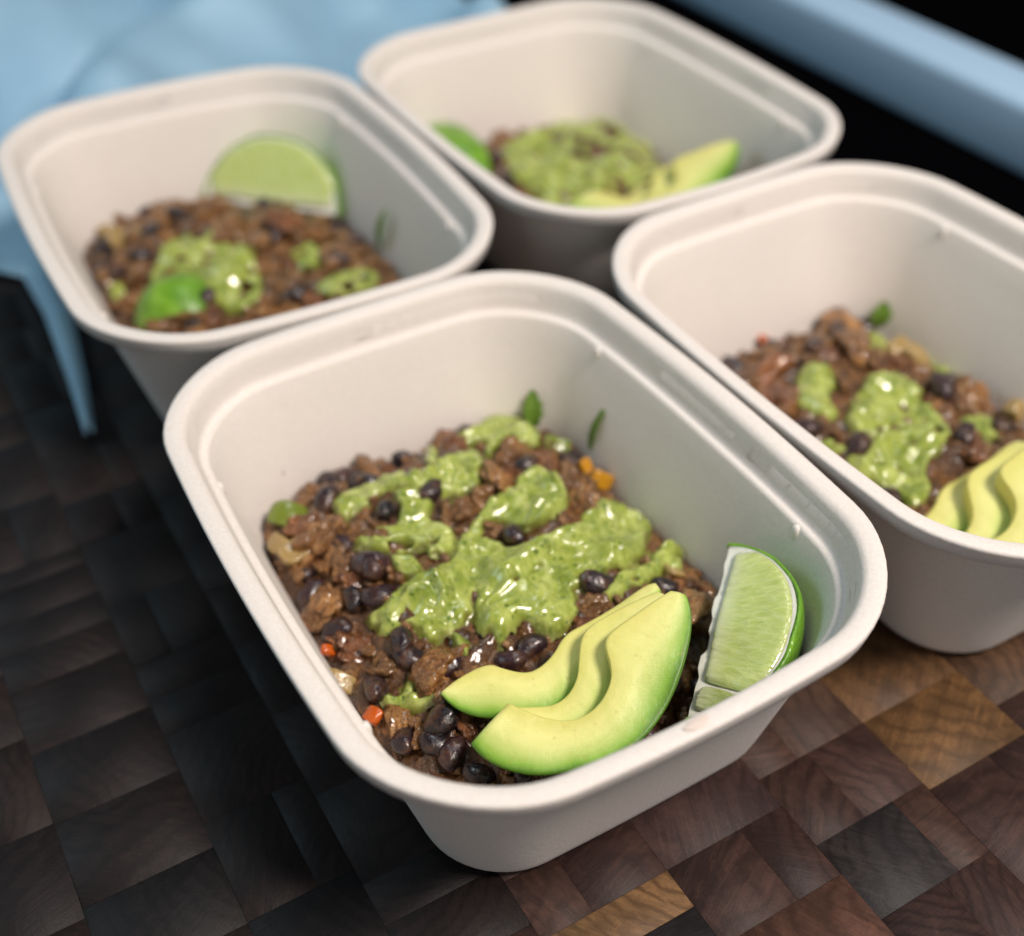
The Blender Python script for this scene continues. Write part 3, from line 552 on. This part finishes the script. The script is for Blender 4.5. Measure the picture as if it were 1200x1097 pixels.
# ------------------------------------------------------------------ avocado slices
SLICES = {
 'front': ([[-11.6, 182.7, 36.6], [-8.6, 179.2, 35.1], [-2.8, 176.1, 34.0], [4.8, 174.5, 33.6], [13.6, 175.3, 34.5], [20.6, 176.6, 35.5], [28.4, 179.8, 37.4], [33.4, 183.8, 39.6], [37.9, 189.6, 42.5], [41.5, 196.5, 46.0], [44.3, 204.8, 50.0], [44.7, 210.5, 52.7], [43.5, 214.4, 54.4]], [[-2.2, 191.5, 41.2], [1.6, 189.7, 40.6], [6.9, 187.5, 39.9], [12.9, 186.4, 39.7], [17.7, 187.8, 40.6], [21.4, 190.9, 42.2], [23.7, 195.2, 44.4], [23.6, 199.1, 46.2], [22.2, 203.1, 48.0], [23.1, 205.9, 49.3], [28.5, 209.1, 51.1], [34.8, 212.8, 53.2], [40.3, 215.7, 54.8]]),
 'middle': ([[-6.9, 189.0, 33.1], [-1.5, 186.5, 32.3], [6.9, 185.0, 32.0], [15.4, 186.2, 33.1], [22.8, 190.3, 35.4], [29.3, 197.2, 39.0], [34.7, 204.8, 42.8], [38.9, 212.2, 46.5], [40.3, 218.0, 49.3]], [[-3.5, 194.3, 35.8], [4.7, 193.9, 36.1], [9.6, 194.0, 36.4], [13.4, 196.3, 37.7], [15.7, 200.1, 39.6], [16.2, 205.2, 42.0], [16.7, 209.2, 43.9], [19.0, 212.3, 45.5], [26.7, 215.8, 47.5], [33.1, 218.4, 49.1], [37.6, 219.9, 50.0]]),
 'back': ([[-19.8, 202.1, 31.9], [-16.4, 198.5, 30.4], [-12.0, 196.3, 29.6], [-7.0, 195.2, 29.4], [2.3, 195.0, 29.8], [11.0, 196.8, 31.2], [17.4, 201.1, 33.5], [22.7, 206.6, 36.4], [28.0, 212.2, 39.3], [33.4, 217.8, 42.2], [39.3, 223.6, 45.2]], [[-18.9, 202.9, 32.3], [-13.9, 206.1, 34.1], [-6.9, 208.8, 35.7], [-3.7, 207.4, 35.2], [2.5, 205.6, 34.8], [6.3, 206.8, 35.6], [10.2, 210.2, 37.3], [12.9, 214.7, 39.6], [19.4, 217.4, 41.2], [27.3, 221.2, 43.4], [34.6, 225.7, 45.9], [37.9, 226.4, 46.4]]),
}
def avocado_mesh(outer, inner, thick, seed, nrm=(-.05, -.42, .9)):
    m, nw = 64, 26; nrm = np.array(nrm) / np.linalg.norm(nrm)
    O = resample(chaikin(np.array(outer) / 1000, 3), m); I = resample(chaikin(np.array(inner) / 1000, 3), m); cen = (O.mean(0) + I.mean(0)) / 2
    s = np.linspace(0, 1, m); w = np.linspace(0, 1, nw); w = .5 - .5 * np.cos(w * math.pi); P, at = [], []
    wid = np.linalg.norm(O - I, axis=1); slen = np.r_[0, np.cumsum(np.linalg.norm(np.diff((O + I) / 2, axis=0), axis=1))]
    for side in (1, -1):
        for i in range(m):
            q = I[i] * (1 - w)[:, None] + O[i] * w[:, None]
            de = np.minimum(np.minimum(w * wid[i], (1 - w) * wid[i] * 1.0), min(slen[i], slen[-1] - slen[i])); r = .0007
            e = np.sqrt(np.clip(1 - (1 - np.clip(de / r, 0, 1)) ** 2, 0, 1)); hgt = thick / 2 * (.66 + .34 * e) + (.0006 * noise(q * 90 + seed, seed) + .00008 * noise(q * 420 + seed, seed)) * e
            hgt = hgt - .0010 * (1 - smooth(w / .55)) * (side > 0)
            drop = 0 * w if side > 0 else -.0016 * smooth((w - .6) / .4)              # the skin side slopes under
            P.append(q + nrm * (side * hgt)[:, None] + (O[i] - I[i])[None] / max(wid[i], 1e-6) * drop[:, None]); at.append(w if side > 0 else np.clip(w + .06, 0, 1))
    P = np.vstack(P); at = np.concatenate(at); f = []; L = m * nw
    for i in range(m - 1):
        for j in range(nw - 1):
            a = i * nw + j; f.append((a, a + 1, a + nw + 1, a + nw)); f.append((L + a, L + a + nw, L + a + nw + 1, L + a + 1))
    for i in range(m - 1):
        for j, fl in ((0, 0), (nw - 1, 1)):
            a = i * nw + j; g = (a, a + nw, L + a + nw, L + a); f.append(g if not fl else g[::-1])
    for i, fl in ((0, 0), (m - 1, 1)):
        for j in range(nw - 1):
            a = i * nw + j; g = (a, L + a, L + a + 1, a + 1); f.append(g if not fl else g[::-1])
    me = mesh('avocado_slice', P - cen, f); attr(me, 'across', at)
    bm = bmesh.new(); bm.from_mesh(me); bmesh.ops.recalc_face_normals(bm, faces=bm.faces[:]); bm.to_mesh(me); bm.free()
    return me, cen
AV = {}
for i, (nm, lab) in enumerate((('front', 'uppermost large avocado slice lying on two others next to the standing lime wedge'), ('middle', 'middle avocado slice pinched between two others beside the standing lime wedge'), ('back', 'lowest avocado slice touching the sauce folds, under two others beside the lime'))):
    me, c = avocado_mesh(*SLICES[nm], .0062, 3 + i * 5); AV[nm] = (me, c); o = obj('avocado_slice', me, M['avo'], None, c)
    sub = o.modifiers.new('soft', 'SUBSURF'); sub.levels = 1; sub.render_levels = 1
    tag(o, lab, 'avocado slice', 'avocado slices on the chili')
def put_slices(k, names, shift, rz, labels, z0, mat=None, sc=1.0, tilt=(0, 0)):
    t0 = np.array([TUB[0][0], TUB[0][1], 0]); rot = Matrix.Rotation(TUB[k][2] - TUB[0][2] + rz, 4, 'Z')
    piv = sum((AV[n][1] for n in names), np.zeros(3)) / len(names)
    dst = np.array([TUB[k][0], TUB[k][1], 0]) + np.r_[np.array([[math.cos(TUB[k][2]), -math.sin(TUB[k][2])], [math.sin(TUB[k][2]), math.cos(TUB[k][2])]]) @ np.array(shift), z0]
    for n, lab in zip(names, labels):
        me, c = AV[n]
        if mat: me = me.copy(); me.materials.clear(); me.materials.append(mat)
        o = obj('avocado_slice', me); d = rot @ Matrix.Rotation(tilt[0], 4, 'X') @ Matrix.Rotation(tilt[1], 4, 'Y')
        o.matrix_world = Matrix.Translation(Vector(dst) + d @ (Vector(c - piv) * sc)) @ d @ Matrix.Scale(sc, 4)
        tag(o, lab, 'avocado slice', 'avocado slices on the chili')
W3 = ('front', 'middle', 'back')
put_slices(2, W3, (.047, -.014), .05, ['uppermost avocado slice of the fan above the golden wood blocks', 'middle avocado slice of the fan above the golden wood blocks', 'lowest avocado slice of the fan above golden blocks, its tip on sauce'], .0265, sc=1.22, tilt=(-.25, 0))
put_slices(3, W3, (.034, .013), -.1, ['uppermost avocado slice in the tub beside the blue rail', 'middle avocado slice in the tub beside the blue rail', 'lowest avocado slice in the tub beside blue rail, against the sauce'], .029, sc=1.3, tilt=(-.32, 0))
# ------------------------------------------------------------------ lime wedges
def lime(label, top, bot, g, ang, group='lime wedges', small=True, flip=1):
    top, bot, g = map(np.array, (top, bot, g)); mid = (top + bot) / 2; e = top - bot; L = np.linalg.norm(e); e = e / L; g = g - e * (g @ e); Rr = np.linalg.norm(g); g = g / Rr; n = np.cross(e, g) * flip
    def rad(t): return Rr * np.clip(1 - np.abs(t) ** 2.25, 0, 1) ** .52       # t -1..1 along the core
    def pt(t, r, a, dn=0): d = g * math.cos(a) + n * math.sin(a); tn = -g * math.sin(a) + n * math.cos(a); return e * (t * L / 2) + d * r + tn * dn
    root = link(bpy.data.objects.new('lime_wedge', None)); root.location = mid; tag(root, label, 'lime wedge', group)
    nt, na = 64, 22; T = np.sin(np.linspace(-math.pi / 2, math.pi / 2, nt)); v, f = [], []
    for t in T:
        tip = .0016 * math.exp(-((1 - abs(t)) / .03) ** 2)
        for a in np.linspace(0, ang, na): v.append(pt(t * (1 + tip * 12), max(rad(t), .0006), a))
    nn = len(v)
    for t in T:
        for a in np.linspace(0, ang, na): v.append(pt(t * .985, max(rad(t) - .0011, .0003), a))
    for i in range(nt - 1):
        for j in range(na - 1):
            a = i * na + j; f.append((a, a + 1, a + na + 1, a + na)); f.append((nn + a, nn + a + na, nn + a + na + 1, nn + a + 1))
        for j in (0, na - 1): a = i * na + j; f.append((a, a + na, nn + a + na, nn + a))
    V_ = np.array(v); V_ += (.00035 * fbm(V_ * 90, 3, 3))[:, None] * g
    me = mesh('rind', V_, f); bm = bmesh.new(); bm.from_mesh(me); bmesh.ops.recalc_face_normals(bm, faces=bm.faces[:]); bm.to_mesh(me); bm.free()
    obj('rind', me, M['rind'], root)
    v, f = [], []                        # pith body filling the wedge
    for t in T:
        for a in np.linspace(0, ang, na): v.append(pt(t * .985, max(rad(t) - .0009, .0003), a))
        jit = .0010 * noise(np.array([[t * 9, 1, 2]]), 8)[0]
        v.append(pt(t * .985, .0012 + jit * (1 - abs(t)), ang / 2))
    nb_ = na + 1
    for i in range(nt - 1):
        for j in range(nb_): a = i * nb_ + j; b = i * nb_ + (j + 1) % nb_; f.append((a, b, b + nb_, a + nb_))
    f.append(tuple(range(nb_))[::-1]); f.append(tuple(range((nt - 1) * nb_, nt * nb_)))
    me = mesh('pith', v, f, False); bm = bmesh.new(); bm.from_mesh(me); bmesh.ops.recalc_face_normals(bm, faces=bm.faces[:]); bm.to_mesh(me); bm.free()
    obj('pith', me, M['pith'], root)
    def panel(name, poly, a, sgn, mat):  # juicy segment face: poly in (t along core, r outwards)
        C = resample(chaikin(np.vstack([poly, poly[:1]]), 2), 120, False)[:-1]; cen = C.mean(0); rings = np.r_[np.linspace(1, .82, 7), np.linspace(.76, .06, 18)]; vv, ff, ves = [], [], []
        for s in rings:
            q = cen + (C - cen) * s; hgt = .0009 * math.sqrt(max(0, 1 - max(0, (s - .82) / .18) ** 2)) - .0002
            for t, r in q:
                wob = .00022 * noise(np.array([[t * 40, r * 260, 3.0]]), 4)[0]
                vv.append(pt(t, r, a, sgn * (hgt + wob + .0003))); fan = t * (1.0 - .35 * r / Rr); ves.append((fan * L * 560, r * 215 + .02 * t, 0))
        m = len(C)
        for i in range(len(rings) - 1):
            for j in range(m): ff.append((i * m + j, i * m + (j + 1) % m, (i + 1) * m + (j + 1) % m, (i + 1) * m + j))
        ff.append(tuple((len(rings) - 1) * m + j for j in range(m)))
        me = mesh(name, vv, ff); vattr(me, 'vesicle', ves); bm = bmesh.new(); bm.from_mesh(me); bmesh.ops.recalc_face_normals(bm, faces=bm.faces[:])
        bm.to_mesh(me); bm.free(); obj(name, me, mat, root)
    for a, sgn in ((0, -1), (ang, 1)):
        lo = -.60 if small else -.90
        tt = np.linspace(lo, .90, 24); out = np.c_[tt, np.maximum(rad(tt) - .0020, .004)]; inn = np.c_[tt[::-1], .0030 + .0010 * np.abs(tt[::-1])]
        if small: out[0] = (-.72, rad(-.72) - .0022); inn[-1] = (-.60, .0030)
        panel('flesh', np.vstack([out, inn]), a, sgn, M['flesh'])
        if small:
            t2 = np.linspace(-.93, -.76, 8); o2 = np.c_[t2, np.maximum(rad(t2) - .0024, .0036)]; panel('small_flesh', np.vstack([o2, [(-.695, .0100), (-.645, .0036), (-.75, .0026), (-.90, .0024)]]), a, sgn, M['flesh_dark'])
    return root
lime('lime wedge standing on its side next to three fanned avocado slices', (.0585, .2413, .046), (.0417, .1914, .034), (.0213, -.0096, .0102), R_(70))
hd = np.array([.345, .94, 0]); zd = np.array([0, 0, 1.])
lime('fat lime wedge, rounded side up, against the back wall of tub beside blue cloth', (-.0735, .4720, .0215), (-.1350, .4890, .0215), (hd * math.cos(R_(54)) + zd * math.sin(R_(54))) * .0320, R_(75), small=False, flip=-1)
ca, cb = np.array([-.1435, .3940, .0205]), np.array([-.1085, .3985, .0205]); ce = (cb - ca) / np.linalg.norm(cb - ca); ch = np.array([ce[1], -ce[0], 0])
lime('small lime piece, bright rind up, at the wall of tub beside blue cloth', cb, ca, ch * math.cos(R_(20)) * .0175 + zd * math.sin(R_(20)) * .0175, R_(125), small=False, flip=-1)
mid = np.array([-.0245, .5235, .0175]); U3 = np.r_[U, 0]; V3 = np.r_[V, 0]
lime('lime wedge with dark green rind up in the tub beside the blue rail', mid + U3 * .030, mid - U3 * .030, (V3 * .57 + zd * .82) * .0185, R_(70), small=False)
# ------------------------------------------------------------------ herb leaves
def leaf(label, base, dirv, up, ln, wd, mat, group='loose green leaves'):
    base, d, u = map(np.array, (base, dirv, up)); d = d / np.linalg.norm(d); s = np.cross(d, u); s = s / np.linalg.norm(s); u = np.cross(s, d); v, f = [], []; n, m = 18, 9
    for i in range(n):
        t = i / (n - 1); w = wd * math.sin(math.pi * min(1, t * .93 + .07)) ** .7 * (1 + .15 * math.sin(t * 22))
        for j in range(m):
            x = j / (m - 1) * 2 - 1; v.append(d * ln * t + s * w / 2 * x + u * (.0010 * abs(x) + .0025 * math.sin(t * 3) * .6))
    for i in range(n - 1):
        for j in range(m - 1): k = i * m + j; f.append((k, k + 1, k + m + 1, k + m))
    o = obj('green_leaf', mesh('leaf', v, f), mat, None, base); so = o.modifiers.new('thickness', 'SOLIDIFY'); so.thickness = .0005
    return tag(o, label, 'leaf', group)
def loc3(k, X, Y, Z): p = deform(np.array([[X, Y, Z]]), k)[0]; c, s = math.cos(TUB[k][2]), math.sin(TUB[k][2]); return (TUB[k][0] + p[0] * c - p[1] * s, TUB[k][1] + p[0] * s + p[1] * c, p[2])
def vec(a, b): return np.array(b) - np.array(a)
a, b = loc3(0, -.0405, .0566, .0235), loc3(0, -.0392, .0607, .0395)
leaf('thin green sliver stuck on the tub wall above a yellow pepper piece', a, vec(a, b), (-.87, -.49, .3), .0165, .0024, M['leaf'])
a, b = loc3(0, -.066, .049, .020), loc3(0, -.070, .051, .034)
leaf('small green leaf standing at the back corner beside the sauce folds', a, vec(a, b), (0, -1, .3), .013, .0065, M['leaf'])
a, b = loc3(1, .004, .055, .024), loc3(1, .005, .059, .044)
leaf('thin green sliver against the wall of the tub beside the blue cloth', a, vec(a, b), (-.87, -.49, .3), .017, .005, M['leaf'])
a, b = loc3(2, -.060, .050, .012), loc3(2, -.060, .053, .028)
leaf('green leaf at the back corner of the tub above golden wood blocks', a, vec(a, b), (0, -1, .3), .011, .008, M['leaf'])
# smear and speck
c0 = tubs[0]
flat_blob('sauce_smear', M['stain'], c0, tuple(deform(np.array([[A - .0030 + BOW * .9, -.004, H + .0001]]), 0)[0]), .0012, .0032, .00018, 3)

for i, (X, Y, Z, r, mt) in enumerate([(-.0053, .0594, .0245, .0006, 'gravy'), (0, .0636, .0375, .0004, 'gravy'), (.0246, .0639, .0425, .0003, 'crema'), (-.021, .0610, .0300, .0005, 'gravy'), (-.0785, -.0375, .0275, .0005, 'gravy'), (-.0827, -.0094, .0262, .0004, 'crema'), (-.0616, .0624, .0497, .0005, 'speck'), (-.013, .0608, .027, .0008, 'crema'), (-.0815, .012, .0240, .0005, 'gravy')]):
    q = Q2 * np.array([r * (1.0 + .3 * (i % 3)), r * .45, r * 1.3]); q = q * (1 + .3 * noise(Q2 * 1.5 + i, 3))[:, None]
    sp = mesh('sauce_speck', deform(q + np.array([X, Y, Z]), 0), F2); attr(sp, 'thin', np.full(len(Q2), .6)); obj('sauce_speck', sp, M[mt], c0)
